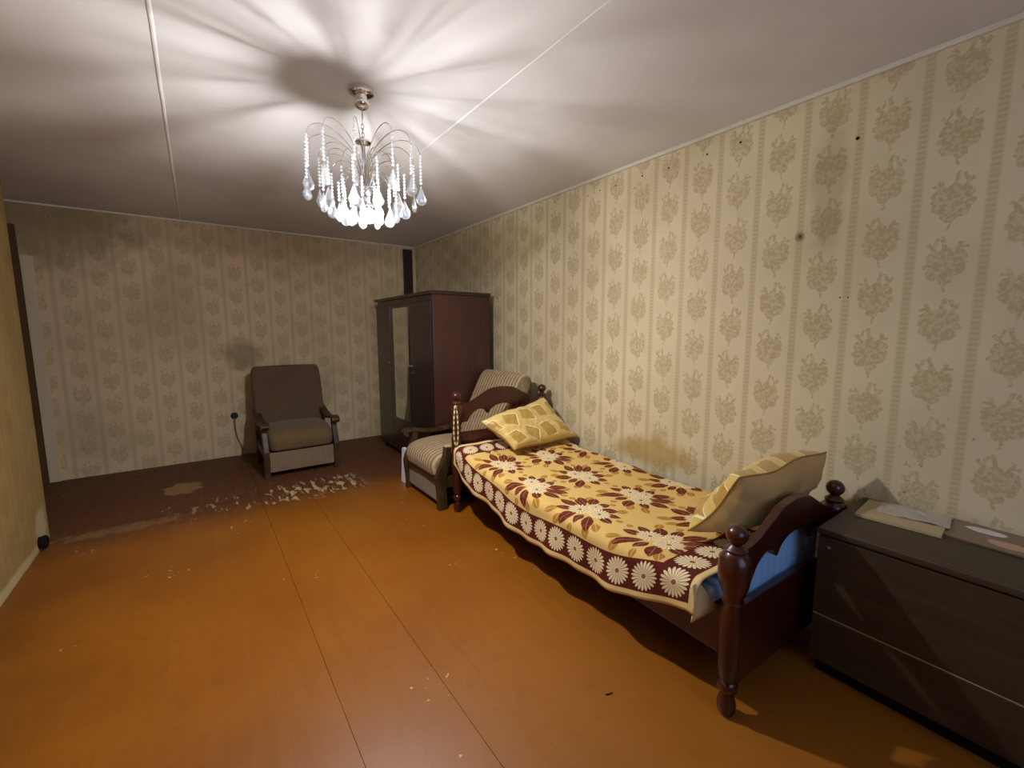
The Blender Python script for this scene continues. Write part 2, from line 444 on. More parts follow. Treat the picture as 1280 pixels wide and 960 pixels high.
# ------------------------------------------------------------------ mesh helpers
class MB:
    def __init__(self): self.v, self.f, self.uvs = [], [], None
    def add(self, vs, fs):
        o = len(self.v); self.v += [tuple(x) for x in vs]; self.f += [tuple(i + o for i in q) for q in fs]; return self
    def box(self, x0, x1, y0, y1, z0, z1):
        vs = [(x, y, z) for z in (z0, z1) for y in (y0, y1) for x in (x0, x1)]
        return self.add(vs, [(0, 2, 3, 1), (4, 5, 7, 6), (0, 1, 5, 4), (2, 6, 7, 3), (0, 4, 6, 2), (1, 3, 7, 5)])
    def prism(self, poly, axis, a0, a1):
        # poly of 2D points extruded along axis (0: poly is (y,z); 1: poly is (x,z); 2: poly is (x,y))
        mk = {0: lambda p, a: (a, p[0], p[1]), 1: lambda p, a: (p[0], a, p[1]), 2: lambda p, a: (p[0], p[1], a)}[axis]
        n = len(poly); vs = [mk(p, a0) for p in poly] + [mk(p, a1) for p in poly]
        fs = [tuple(range(n)), tuple(range(2 * n - 1, n - 1, -1))] + [(i, i + n, (i + 1) % n + n, (i + 1) % n) for i in range(n)]
        return self.add(vs, fs)
    def strip(self, top, bot, a0, a1):
        # board in the XZ plane between two curves sampled at the same x, thickness along y
        n = len(top); vs = []
        for a in (a0, a1): vs += [(x, a, z) for x, z in bot] + [(x, a, z) for x, z in top]
        fs = []
        for i in range(n - 1):
            fs += [(i, i + 1, n + i + 1, n + i), (2 * n + i, 3 * n + i, 3 * n + i + 1, 2 * n + i + 1),
                   (i, 2 * n + i, 2 * n + i + 1, i + 1), (n + i, n + i + 1, 3 * n + i + 1, 3 * n + i)]
        fs += [(0, n, 3 * n, 2 * n), (n - 1, 3 * n - 1, 4 * n - 1, 2 * n - 1)]
        return self.add(vs, fs)
    def lathe(self, prof, seg=20, c=(0, 0, 0)):
        vs, fs = [], []
        for r, z in prof:
            for i in range(seg):
                a = 2 * PI * i / seg; vs.append((c[0] + r * math.cos(a), c[1] + r * math.sin(a), c[2] + z))
        for j in range(len(prof) - 1):
            for i in range(seg):
                i2 = (i + 1) % seg
                fs.append((j * seg + i, j * seg + i2, (j + 1) * seg + i2, (j + 1) * seg + i))
        fs.append(tuple(range(seg - 1, -1, -1))); fs.append(tuple((len(prof) - 1) * seg + i for i in range(seg)))
        return self.add(vs, fs)
    def tube(self, pts, r, seg=8, closed=False, flat=1.0):
        pts = [Vector(q) for q in pts]; n = len(pts); vs, fs = [], []
        ref = Vector((0, 0, 1))
        for i, q in enumerate(pts):
            t = (pts[(i + 1) % n] - pts[i - 1]) if closed else (pts[min(i + 1, n - 1)] - pts[max(i - 1, 0)])
            t.normalize(); s = t.cross(ref)
            if s.length < 1e-3: s = t.cross(Vector((1, 0, 0)))
            s.normalize(); b = s.cross(t)
            rr = r(i / (n - 1)) if callable(r) else r
            for j in range(seg):
                a = 2 * PI * j / seg; vs.append(q + s * (rr * math.cos(a)) + b * (rr * flat * math.sin(a)))
        for i in range(n if closed else n - 1):
            for j in range(seg):
                i2 = (i + 1) % n; j2 = (j + 1) % seg
                fs.append((i * seg + j, i * seg + j2, i2 * seg + j2, i2 * seg + j))
        if not closed: fs += [tuple(range(seg - 1, -1, -1)), tuple((n - 1) * seg + j for j in range(seg))]
        return self.add(vs, fs)
    def sweep_bar(self, path, x0, x1, th):
        # a flat bar of width x0..x1 following a (y,z) path, thickness th below it
        n = len(path); vs, fs = [], []
        for i, (y, z) in enumerate(path):
            a, b = path[max(i - 1, 0)], path[min(i + 1, n - 1)]
            ty, tz = b[0] - a[0], b[1] - a[1]; L = math.hypot(ty, tz); ny, nz = -tz / L, ty / L
            h = th(i / (n - 1)) if callable(th) else th
            vs += [(x0, y, z), (x1, y, z), (x1, y - ny * h, z - nz * h), (x0, y - ny * h, z - nz * h)]
        for i in range(n - 1):
            o = 4 * i
            for j in range(4): fs.append((o + j, o + (j + 1) % 4, o + 4 + (j + 1) % 4, o + 4 + j))
        fs += [(3, 2, 1, 0), tuple(4 * (n - 1) + j for j in range(4))]
        return self.add(vs, fs)
    def cushion(self, prof, x0, x1, inset=.05, nx=14, crown=0.0):
        # closed (y,z) profile swept across x with softened ends
        n = len(prof); cy = sum(p[0] for p in prof) / n; cz = sum(p[1] for p in prof) / n
        vs, fs = [], []
        for i in range(nx + 1):
            t = i / nx; s = (1 - math.cos(PI * t)) / 2; x = x0 + (x1 - x0) * s
            e = min(x - x0, x1 - x); k_ = min(1.0, e / inset); k_ = math.sqrt(max(0, 1 - (1 - k_) ** 2))
            sc = 1 - .28 * (1 - k_)
            dz = crown * math.sin(PI * s)
            for (y, z) in prof: vs.append((x, cy + (y - cy) * sc, cz + (z - cz) * sc + dz * (1 if z > cz else 0)))
        for i in range(nx):
            for j in range(n):
                j2 = (j + 1) % n; fs.append((i * n + j, (i + 1) * n + j, (i + 1) * n + j2, i * n + j2))
        fs += [tuple(range(n)), tuple(nx * n + j for j in range(n - 1, -1, -1))]
        return self.add(vs, fs)
    def mesh(self, name, smooth=False, bevel=0.0, seg=2, merge=False):
        me = bpy.data.meshes.new(name); me.from_pydata(self.v, [], self.f)
        bm = bmesh.new(); bm.from_mesh(me)
        if merge: bmesh.ops.remove_doubles(bm, verts=bm.verts, dist=1e-5)
        bmesh.ops.recalc_face_normals(bm, faces=bm.faces)
        if bevel:
            es = [e for e in bm.edges if len(e.link_faces) == 2 and e.calc_face_angle(0) > .6]
            bmesh.ops.bevel(bm, geom=es, offset=bevel, segments=seg, affect='EDGES', profile=.6, clamp_overlap=True)
        bm.to_mesh(me); bm.free()
        if smooth:
            for q in me.polygons: q.use_smooth = True
            try: me.set_sharp_from_angle(angle=smooth if smooth is not True else .9)
            except Exception: pass
        me.update()
        return me
    def build(self, name, mat, parent=None, **kw):
        me = self.mesh(name, **kw); me.materials.append(M[mat])
        o = bpy.data.objects.new(name, me); COL.objects.link(o); o.parent = parent
        return o

def inst(name, me, parent=None, loc=(0, 0, 0), rot=(0, 0, 0)):
    o = bpy.data.objects.new(name, me); COL.objects.link(o); o.parent = parent
    o.location = loc; o.rotation_euler = rot
    return o
def tag(o, label, cat, group=None):
    o['label'] = label; o['category'] = cat
    if group: o['group'] = group
    return o
def struct(o, label, cat):
    o['kind'] = 'structure'; return tag(o, label, cat)
def thing(name, label, cat, loc=(0, 0, 0), rz=0, group=None):
    o = bpy.data.objects.new(name, None); COL.objects.link(o); o.location = loc; o.rotation_euler = (0, 0, rz)
    o.empty_display_size = .1
    return tag(o, label, cat, group)
def smooth_path(pts, n=6):
    out = []
    P = [pts[0]] + list(pts) + [pts[-1]]
    for i in range(1, len(P) - 2):
        for j in range(n):
            t = j / n; r = []
            for c in range(len(pts[0])):
                p0, p1, p2, p3 = P[i - 1][c], P[i][c], P[i + 1][c], P[i + 2][c]
                r.append(.5 * (2 * p1 + (p2 - p0) * t + (2 * p0 - 5 * p1 + 4 * p2 - p3) * t * t + (3 * p1 - p0 - 3 * p2 + p3) * t ** 3))
            out.append(tuple(r))
    out.append(tuple(pts[-1])); return out
def vary(x, y=0.0, z=0.0):
    return math.sin(x * 7.1 + y * 3.3) * .5 + math.sin(x * 13.7 - y * 9.1 + z) * .3 + math.sin(y * 17.3 + x * 4.7 + z) * .2

# ------------------------------------------------------------------ setting
fl = MB().box(XA - .1, XR + .1, YF - .1, YB + .1, -.12, -.022).build('floor', 'floor_gap')
struct(fl, 'glossy orange-brown painted wooden plank floor, darker and worn near the back wall', 'floor')
PW = .178
x = .338 - PW * 13
while x < XR - .01:
    x0, x1 = max(x, XA), min(x + PW, XR)
    wide = min(abs(x1 - .338), abs(x1 - .694)) < .01
    g = .0009 if wide else .0001
    g0 = .0009 if min(abs(x0 - .338), abs(x0 - .694)) < .01 else .0001
    zt = 0.0
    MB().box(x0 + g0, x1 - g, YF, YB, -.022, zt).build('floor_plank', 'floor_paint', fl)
    x += PW

ce = MB().box(XA - .1, XR + .1, YF - .1, YB + .1, ZC + .03, ZC + .12).build('ceiling', 'joint_plaster')
struct(ce, 'pale grey-white painted ceiling of concrete slabs with two plastered joints', 'ceiling')
cx = [XA, -.052 - 1.276, -.052, 1.224, XR]
for i in range(4):
    MB().box(cx[i] + .003, cx[i + 1] - .003, YF, YB, ZC, ZC + .03).build('ceiling_slab', 'ceiling_paint', ce, bevel=.002, seg=1)
for i, w in ((2, .009), (3, .006), (1, .006)):
    pts = [(cx[i] + .0015 * vary(y_ * 1.3), y_, ZC + .001) for y_ in [YF + (YB - YF) * j / 40 for j in range(41)]]
    MB().tube(pts, w, 8, flat=.45).build('joint_ridge', 'joint_plaster', ce, smooth=True)

wr = MB().box(XR, XR + .12, YF - .1, YB + .1, -.02, ZC + .02).build('wall_right', 'wallpaper_right')
struct(wr, 'long right wall in cream wallpaper with lace stripes and faded bouquets', 'wall')
wb = MB().box(XA - .1, XR, YB, YB + .12, -.02, ZC + .02).build('wall_back', 'wallpaper_back')
struct(wb, 'far wall in soiled beige bouquet wallpaper behind the lone armchair', 'wall')
wl = MB().box(XL - .15, XL, YF, YLE, -.02, ZC + .02).build('wall_left', 'wallpaper_left')
struct(wl, 'near left wall in yellowed stained paper ending short of the far wall', 'wall')
stub = MB().lathe([(.0, -.01), (.036, -.01), (.037, .014), (.041, .018), (.040, .034), (.032, .040), (.024, .038), (.022, .016), (.0, .016)], 18).build('pipe_stub', 'dark_hollow', wl, smooth=.6)
stub.location = (XL, 3.87, .055); stub.rotation_euler = (0, PI / 2, 0)
stub['label'] = 'short dark pipe end sticking out of the left wall just above the floor'
wp = MB().box(XA - .12, XA, 2.9, YB, -.02, ZC + .02).box(XA, XL - .15, 2.9, 3.0, -.02, ZC + .02).build('wall_passage', 'wallpaper_left')
struct(wp, 'side wall of the passage hidden behind the left wall', 'wall')
# wall behind the camera with its window
WX0, WX1, WZ0, WZ1 = 0.1, 1.7, .85, 2.2
wf = (MB().box(XL - .15, WX0, YF - .12, YF, -.02, ZC + .02).box(WX1, XR, YF - .12, YF, -.02, ZC + .02)
      .box(WX0, WX1, YF - .12, YF, -.02, WZ0).box(WX0, WX1, YF - .12, YF, WZ1, ZC + .02)).build('wall_front', 'wallpaper_left')
struct(wf, 'wall behind the camera with the window opening', 'wall')
win = MB().box(WX0, WX0 + .06, YF - .10, YF - .03, WZ0, WZ1).box(WX1 - .06, WX1, YF - .10, YF - .03, WZ0, WZ1) \
    .box(WX0 + .06, WX1 - .06, YF - .10, YF - .03, WZ0, WZ0 + .06).box(WX0 + .06, WX1 - .06, YF - .10, YF - .03, WZ1 - .06, WZ1) \
    .box(.87, .93, YF - .10, YF - .03, WZ0 + .06, WZ1 - .06).build('window_1', 'trim_white')
struct(win, 'white framed window in the wall behind the camera', 'window')
for a, b in ((WX0 + .06, .87), (.93, WX1 - .06)):
    MB().box(a, b, YF - .068, YF - .064, WZ0 + .06, WZ1 - .06).build('pane', 'window_glass', win)

t1 = MB().box(XR - .018, XR, YF, YB - .012, ZC - .022, ZC).build('trim_1', 'trim_white', bevel=.004)
struct(t1, 'thin white cornice strip along the top of the right wall', 'cornice')
t2 = MB().box(XA, XR, YB - .012, YB, ZC - .016, ZC).build('trim_2', 'trim_white', bevel=.004)
struct(t2, 'thin white cornice strip along the top of the far wall', 'cornice')
t3 = MB().box(2.29, 2.412, YB - .03, YB, 0, 2.456).build('trim_3', 'trim_dark', bevel=.004)
struct(t3, 'dark vertical board on the far wall rising above the wardrobe', 'trim')
t4 = MB().box(-1.195, -1.115, YB - .03, YB, 0, 2.04).build('trim_4', 'casing_cream', bevel=.006)
struct(t4, 'white vertical door casing strip on the far wall beside the left wall edge', 'trim')
t5 = MB().box(-1.30, -1.200, YB - .022, YB, 0, 2.3).build('trim_5', 'jamb_brown', bevel=.004)
struct(t5, 'narrow dark jamb beside the white casing strip on the far wall', 'trim')

# nail heads and old holes on the right wall
nail = MB().lathe([(.0, 0), (.007, .001), (.006, .005), (.0, .007)], 8).mesh('nail_head', smooth=True); nail.materials.append(M['dark_hollow'])
for (y, z, s) in ((2.436, 2.391, .8), (2.316, 2.401, .9), (2.165, 2.396, .9), (1.941, 2.399, 1), (1.741, 2.392, 1), (1.488, 2.394, 1),
                  (1.296, 2.396, 1.1), (.767, 2.238, 1.4), (.78, 1.537, .7), (.749, 1.535, .6), (2.85, 2.39, .7), (3.3, 2.395, .7), (.97, 1.846, .9)):
    o = inst('nail_head', nail, wr, (XR, y, z), (0, -PI / 2, 0)); o.scale = (s * .75, s * .75, s * .75)

# ------------------------------------------------------------------ wardrobe
WXF, WXB, WY0, WY1, WZT = 1.74, 2.352, 3.635, 5.135, 1.735
w = thing('wardrobe', 'tall dark brown three-door wardrobe with a narrow mirror, in the far right corner', 'wardrobe', (WXF, WY0, 0))
def wbox(name, mat, x0, x1, y0, y1, z0, z1, parent=w, **kw):
    return MB().box(x0, x1, y0, y1, z0, z1).build(name, mat, parent, **kw)
D, Wd = WXB - WXF, WY1 - WY0
wbox('side_panel', 'wardrobe_side', .012, D, 0, .022, .05, WZT - .02, bevel=.003)
wbox('side_panel', 'wardrobe_side', .012, D, Wd - .022, Wd, .05, WZT - .02, bevel=.003)
wbox('back_panel', 'wardrobe_front', D - .012, D - .002, .022, Wd - .022, .07, WZT - .02)
wbox('bottom_panel', 'wardrobe_front', .02, D - .012, .022, Wd - .022, .09, .115)
wbox('cornice', 'wardrobe_front', -.022, D + .004, -.018, Wd + .018, WZT - .02, WZT + .012, bevel=.006)
wbox('top_rail', 'wardrobe_front', .004, .022, .022, Wd - .022, WZT - .075, WZT - .02, bevel=.003)
wbox('plinth', 'wardrobe_front', .012, .030, .022, Wd - .022, .06, .135, bevel=.003)
wbox('corner_bead', 'wardrobe_side', .0, .012, -.003, .018, .05, WZT - .02, bevel=.005)
for yy in (.03, Wd - .08):
    for xx in (.02, D - .07):
        MB().prism([(xx, yy), (xx + .05, yy), (xx + .05, yy + .05), (xx, yy + .05)], 2, 0, .06).build('foot', 'wardrobe_front', w, bevel=.006)
spans = ((.020, .470, 'near'), (.474, 1.036, 'mirror'), (1.040, 1.480, 'far'))
for a, b, kind in spans:
    d = wbox('door', 'wardrobe_front', -.012, .004, a, b, .138, WZT - .078, bevel=.003)
    d['label'] = {'near': 'plain dark wardrobe door on the near side', 'mirror': 'middle wardrobe door with mirror', 'far': 'plain narrow dark door on the far side'}[kind]
    if kind == 'mirror':
        MB().box(-.016, -.0125, .535, .945, .445, 1.625).build('mirror', 'mirror_glass', d, bevel=.002, seg=1)['label'] = 'narrow upright mirror'
        fr = MB()
        fr.box(-.018, -.012, .525, .535, .435, 1.635).box(-.018, -.012, .945, .955, .435, 1.635)
        fr.box(-.018, -.012, .535, .945, .435, .445).box(-.018, -.012, .535, .945, 1.625, 1.635)
        fr.build('mirror_frame', 'wardrobe_front', d)
    ky = {'near': .445, 'mirror': .497, 'far': 1.065}[kind]
    kb = MB().lathe([(.0, 0), (.005, .0), (.005, .012), (.012, .016), (.012, .024), (.0, .028)], 12).build('knob', 'steel', d, smooth=True)
    kb.location = (-.012, ky, 1.035); kb.rotation_euler = (0, -PI / 2, 0)
    kh = MB().lathe([(.0, 0), (.008, .0), (.008, .002), (.0, .002)], 10).build('keyhole_plate', 'steel', d)
    kh.location = (-.012, ky, .965); kh.rotation_euler = (0, -PI / 2, 0)

# ------------------------------------------------------------------ armchairs
def armchair(label, loc, rz, seat_mat, back_mat, broken=0, recline=0.0):
    t = thing('armchair', label, 'armchair', loc, rz, 'matching wooden-armed armchairs')
    W2 = .338                                            # outer half width
    leg_front = [(.0, 0), (.072, 0), (.075, .05), (.070, .12), (.066, .20), (.074, .27), (.092, .34), (.112, .42), (.120, .50),
                 (.066, .50), (.058, .43), (.034, .37), (.004, .31), (-.014, .255), (-.010, .20), (.0, .12), (.004, .05)]
    leg_back = [(.62, 0), (.68, 0), (.665, .2), (.655, .35), (.69, .56), (.645, .56), (.60, .35), (.605, .2)]
    for s in (-1, 1):
        xa, xb = sorted((s * W2, s * (W2 - .048)))
        prof = leg_front
        if s == broken:
            prof = [(a, b if b < .47 else b + .012 * math.sin(a * 90)) for a, b in leg_front]
        o = MB().prism(prof, 0, xa, xb).build('front_leg', 'chair_wood', t, bevel=.006)
        MB().prism(leg_back, 0, xa, xb).build('back_leg', 'chair_wood', t, bevel=.005)
        MB().box(xa + .008, xb - .008, .06, .62, .17, .255).build('side_rail', 'chair_wood', t, bevel=.004)
        if s == broken:
            o['label'] = 'front post whose armrest is broken off, bare wood at the top'
            MB().prism([(.070, .492), (.116, .492), (.112, .504), (.098, .498), (.088, .508), (.074, .502)], 0, xa + .006, xb - .006).build('broken_end', 'bare_wood_and_highlight', t)
        else:
            path = smooth_path([(.018, .462), (-.014, .478), (-.020, .502), (.004, .522), (.07, .530), (.17, .512), (.30, .500), (.44, .516), (.56, .548), (.67, .575)], 5)
            xo = s * (W2 - .024)
            MB().sweep_bar(path, xo - .036, xo + .036, lambda q: .026).build('armrest', 'chair_wood', t, smooth=.8, bevel=.004)
    i2 = W2 - .050
    MB().box(-i2, i2, .05, .63, .055, .245).build('base_box', 'dark_hollow', t)
    MB().box(-i2, i2, .022, .048, .050, .238).build('front_panel', 'panel_fabric', t, bevel=.006)
    top = smooth_path([(-i2, .262), (-i2 * .6, .252), (0, .246), (i2 * .6, .252), (i2, .262)], 4)
    bot = [(a, b - .034 + .010 * math.cos(a / i2 * PI)) for a, b in top]
    if broken: MB().strip(top, bot, .004, .046).build('seat_rail', 'chair_wood', t, bevel=.004)
    prof = smooth_path([(.62, .268), (.62, .40), (.50, .438), (.32, .448), (.14, .440), (.03, .412), (-.018, .358), (-.014, .298), (.028, .248), (.3, .250)], 3)
    MB().cushion(prof, -i2 + .004, i2 - .004, .05, 16, .012).build('seat_cushion', seat_mat, t, smooth=True)
    prof = smooth_path([(.510, .34), (.530, .46), (.590, .66), (.655, .86), (.700, .975), (.752, 1.012), (.815, .985), (.828, .92), (.765, .66), (.690, .40), (.610, .31)], 3)
    prof = [(a + recline * max(0, c_ - .4) / .6, c_) for a, c_ in prof]
    b = MB().cushion(prof, -W2 + .004, W2 - .004, .035, 18, .006).build('back_cushion', back_mat, t, smooth=True)
    MB().prism([(a + recline * max(0, c_ - .4) / .6, c_) for a, c_ in ((.692, .30), (.722, .30), (.802, .62), (.848, .86), (.825, .88), (.772, .64))], 0, -W2 + .06, W2 - .06).build('back_board', 'chair_wood', t, bevel=.004)
    return t
armchair('dark brown fabric armchair alone against the far wall, facing the room', (.764, 4.545, 0), 0.0, 'chair_fabric', 'chair_back_fabric')
armchair('ribbed grey-brown armchair with a broken arm, between wardrobe and bed headboard', (1.42, 3.268, 0), -PI / 2, 'rib_fabric', 'rib_fabric', broken=1, recline=.10)

bag = MB().prism([(-.065, 0), (.065, 0), (.060, .30), (.052, .325), (-.050, .315), (-.058, .30)], 0, -.018, .018)
b = bag.build('paper_bag', 'paper_white', None, bevel=.006)
b.location = (1.462, 3.685, 0); b.rotation_euler = (0, .04, .10)
tag(b, 'slim white folded bag standing by the broken armchair, in front of the wardrobe', 'bag')

# ------------------------------------------------------------------ bed
BL, BR = (1.54, 2.85, 0), math.radians(-2.0)
bed = thing('bed', 'red-brown wooden single bed with turned posts and arched head and foot boards', 'bed', BL, BR)
BW, BLn = .81, 2.15
def post(xl, yl, dz):
    prof = [(.0, 0), (.020, 0), (.030, .018), (.033, .045), (.024, .075), (.020, .085), (.034, .10), (.036, .125), (.026, .135), (.034, .15), (.038, .20),
            (.040, .36 + dz), (.033, .40 + dz), (.028, .425 + dz), (.038, .44 + dz), (.032, .455 + dz), (.047, .495 + dz), (.055, .545 + dz), (.053, .600 + dz),
            (.034, .622 + dz), (.038, .632 + dz), (.024, .645 + dz), (.016, .655 + dz), (.0, .656 + dz)]
    o = MB().lathe(prof, 24).build('post', 'bed_wood', bed, smooth=True); o.location = (xl, yl, 0)
    ball = [(.0, 0)] + [(max(.0, .036 * math.sin(PI * i / 12)), .036 - .036 * math.cos(PI * i / 12)) for i in range(1, 12)] + [(.0, .072)]
    f = MB().lathe([(r, z * .98) for r, z in ball], 20).build('finial', 'bed_wood', o, smooth=True); f.location = (0, 0, .648 + dz)
for dz, yl in ((.215, 0), (0, -BLn)):
    post(0, yl, dz); post(BW, yl, dz)
    half_t = smooth_path([(.034, .840), (.085, .842), (.14, .856), (.22, .895), (.29, .930), (.35, .942), (.405, .946)], 4)
    half_b = smooth_path([(.034, .700), (.085, .702), (.125, .752), (.187, .786), (.240, .774), (.268, .744), (.296, .776), (.345, .802), (.405, .812)], 5)
    def mirror(h): return h + [(BW - a, b) for a, b in reversed(h[:-1])]
    T, B = mirror(half_t), mirror(half_b)
    def at(curve, x):
        for (a, b), (c, d) in zip(curve, curve[1:]):
            if a <= x <= c + 1e-9: return b + (d - b) * ((x - a) / (c - a) if c > a else 0)
        return curve[-1][1]
    xs = [.034 + (BW - .068) * i / 96 for i in range(97)]
    sh = dz - .215
    o = MB().strip([(x, at(T, x) + sh) for x in xs], [(x, at(B, x) + sh) for x in xs], yl - .016, yl + .016).build('crest_rail', 'bed_wood', bed, bevel=.005)
    o['label'] = 'arched crest of the %s with scalloped lower edge' % ('headboard' if dz else 'footboard')
    MB().box(.030, BW - .030, yl - .012, yl + .012, .10 + max(0, sh + .215) * .6, .620 + sh).build('lower_panel', 'bed_wood', bed, bevel=.004)
for xl in (0, BW):
    MB().box(xl + (.055 if xl == 0 else -.03), xl + (.083 if xl == 0 else -.002), -BLn + .014, -.014, .165, .36).build('side_rail', 'bed_wood', bed, bevel=.005)
MB().box(.085, BW - .032, -BLn + .014, -.014, .325, .358).build('slat_base', 'dark_hollow', bed)

def place(o):
    o.location = BL; o.rotation_euler = (0, 0, BR); return o

# mattress
mt = MB().box(.005, BW + .02, -BLn + .085, -.03, .364, .426).build('mattress', 'mattress_ticking', None, bevel=.022, seg=4)
place(mt); tag(mt, 'striped mattress under the flowered bedspread', 'mattress')

def surf_z(yl):
    u = -yl
    return .462 + .085 * max(0, 1 - u / .55) ** 1.6 + .012 * math.sin(u * 3.1 + .6) * min(1, u)
# bedspread
NU, NV = 150, 84
def drape(u):                                            # length of the front overhang along the bed
    s = u / SPL
    return .125 + .115 * math.sin(PI * min(1, max(0, s * 1.02))) ** .8 + .012 * math.sin(u * 9)
vs, uvl, fs = [], [], []
TOPW = .90
for i in range(NU + 1):
    u = SPL * i / NU; yl = -.055 - u
    dr = drape(u); R = .045
    zt = surf_z(yl)
    total = dr + TOPW
    for j in range(NV + 1):
        v = total * j / NV
        arc = R * PI / 2; low = dr - arc * .5
        out = .010 * math.sin(u * 14 + .7) + .006 * math.sin(u * 31)
        if v < low:
            h = low - v; x = -.052 - .012 * (h / .2) + out * (h / .2) * 1.2; z = zt - R - h
        elif v < low + arc:
            a = (v - low) / R; x = -.052 + R - R * math.cos(a); z = zt - R + R * math.sin(a)
        else:
            x = -.052 + R + (v - low - arc); z = zt
            z += .006 * vary(u * 1.4, x * 2.0) * min(1, (x) * 8 if x > 0 else 0) - .006 * math.sin(PI * min(1, max(0, x / .85)))
        vs.append((x, yl, z)); uvl.append((u, v))
for i in range(NU):
    for j in range(NV):
        a = i * (NV + 1) + j; fs.append((a, a + 1, a + NV + 2, a + NV + 1))
me = bpy.data.meshes.new('bedspread'); me.from_pydata(vs, [], fs)
lay = me.uv_layers.new(name='UVMap')
for lp in me.loops: lay.data[lp.index].uv = uvl[lp.vertex_index]
for q in me.polygons: q.use_smooth = True
me.materials.append(M['bedspread_print'])
sp = bpy.data.objects.new('bedspread', me); COL.objects.link(sp); place(sp)
so = sp.modifiers.new('thickness', 'SOLIDIFY'); so.thickness = .004; so.offset = -1
tag(sp, 'yellow bedspread with maroon bouquets and a dark border of white daisies', 'bedspread')
# turned corner by the foot post showing the plain reverse
yc = -.055 - SPL
cv, cf = [], []
for i in range(9):
    for j in range(9):
        s, t = i / 8, j / 8
        zt = surf_z(yc)
        x = -.066 + .120 * s * (.4 + .6 * t) + .006 * math.sin(5 * s + t); z = zt - .010 - t * (.150 - .03 * s) ; y = yc + .012 - .030 * s * t - .008 * math.sin(PI * t)
        cv.append((x, y, z))
for i in range(8):
    for j in range(8):
        a = i * 9 + j; cf.append((a, a + 1, a + 10, a + 9))
co = MB().add(cv, cf).build('turned_corner', 'spread_reverse', sp, smooth=True)
sm = co.modifiers.new('thickness', 'SOLIDIFY'); sm.thickness = .004
co['label'] = 'plain cream reverse of the spread at its turned corner'

# folded blue sheet at the foot end
prof = smooth_path([(-2.122, .38), (-2.124, .52), (-2.118, .565), (-2.085, .570), (-2.070, .54), (-2.068, .38)], 3)
bs = MB().cushion(prof, .085, .75, .03, 10).build('folded_sheet', 'sheet_blue', None, smooth=True)
place(bs); tag(bs, 'bright blue folded sheet seen through the footboard cutouts', 'sheet')

# ------------------------------------------------------------------ pillows
def pillow(label, BLc, BRc, TLc, TRc, th, sag=-.012):
    t = thing('pillow', label, 'pillow', ((BLc[0] + BRc[0]) / 2, (BLc[1] + BRc[1]) / 2, min(BLc[2], BRc[2])), 0, 'gold patchwork pillows')
    org = Vector(t.location)
    B0, B1, T0, T1 = (Vector(c) - org for c in (BLc, BRc, TLc, TRc))
    nrm = ((B1 - B0).cross(T0 - B0)).normalized()        # front side
    w, h = (B1 - B0).length, (T0 - B0).length
    NX, NY = 48, 36
    rim = []
    for side, nm, mat in ((1, 'front_cover', 'patchwork_satin'), (-1, 'back_cover', 'pillow_backing')):
        vs, uvl, fs = [], [], []
        for j in range(NY + 1):
            for i in range(NX + 1):
                s, q = i / NX, j / NY
                a, b = abs(2 * s - 1), abs(2 * q - 1)
                pinch = .045
                s2 = .5 + (s - .5) * (1 - pinch * (1 - b * b)); q2 = .5 + (q - .5) * (1 - pinch * (1 - a * a))
                pt = B0 * (1 - s2) * (1 - q2) + B1 * s2 * (1 - q2) + T0 * (1 - s2) * q2 + T1 * s2 * q2
                pf = max(0, (1 - a ** 4.0) * (1 - b ** 4.0)) ** .5
                off = side * th * .5 * pf
                if 0 < i < NX and 0 < j < NY:
                    off += side * .007 * vary(s * 5, q * 4, side) * pf
                    ex = min(s, 1 - s) * w; ey = min(q, 1 - q) * h
                    off += side * .010 * pf * (math.sin(q * 26 + 3 * s) * math.exp(-ex / .10) + math.sin(s * 33 + 3 * q) * math.exp(-ey / .07))
                off += sag * (math.sin(PI * s) * math.sin(PI * q)) + sag * .35 * math.sin(7 * s + 2) * (1 - b)
                pt = pt + nrm * (.010 * math.sin(s * 9 + q * 5))
                vs.append(pt + nrm * off); uvl.append((s * w, q * h))
                if side == 1 and (i in (0, NX) or j in (0, NY)): rim.append((i, j, pt))
        for j in range(NY):
            for i in range(NX):
                a = j * (NX + 1) + i; fs.append((a, a + 1, a + NX + 2, a + NX + 1))
        me = bpy.data.meshes.new(nm); me.from_pydata([tuple(x) for x in vs], [], fs if side == 1 else [f[::-1] for f in fs])
        lay = me.uv_layers.new(name='UVMap')
        for lp in me.loops: lay.data[lp.index].uv = uvl[lp.vertex_index]
        for f in me.polygons: f.use_smooth = True
        me.materials.append(M[mat]); inst(nm, me, t)
    d = {(i, j): p_ for i, j, p_ in rim}
    loop = [d[(i, 0)] for i in range(NX)] + [d[(NX, j)] for j in range(NY)] + [d[(i, NY)] for i in range(NX, 0, -1)] + [d[(0, j)] for j in range(NY, 0, -1)]
    MB().tube(loop, .0042, 6, closed=True).build('piping', 'pillow_piping', t, smooth=True)
    return t
pillow('gold satin patchwork pillow leaning on the headboard', (1.800, 2.470, .530), (2.435, 2.475, .535), (1.665, 2.700, .722), (2.275, 2.715, .832), .14)
pillow('gold pillow propped upright on the footboard, plain beige back towards the camera', (2.285, .935, .515), (1.683, 1.012, .512), (2.300, .735, .835), (1.700, .812, .800), .19)

# striped cord looped over the head post
pts = []
for i in range(36):
    a = 2 * PI * i / 36
    pts.append((1.497 + .017 * math.cos(a), 2.780 + .004 * math.sin(2 * a), .690 + .150 * math.sin(a)))
cd = MB().tube(pts, .006, 8, closed=True).build('hanging_cord', 'cord_fabric', None, smooth=True)
tag(cd, 'pale and dark striped cord looped over the left head post of the bed', 'cord')

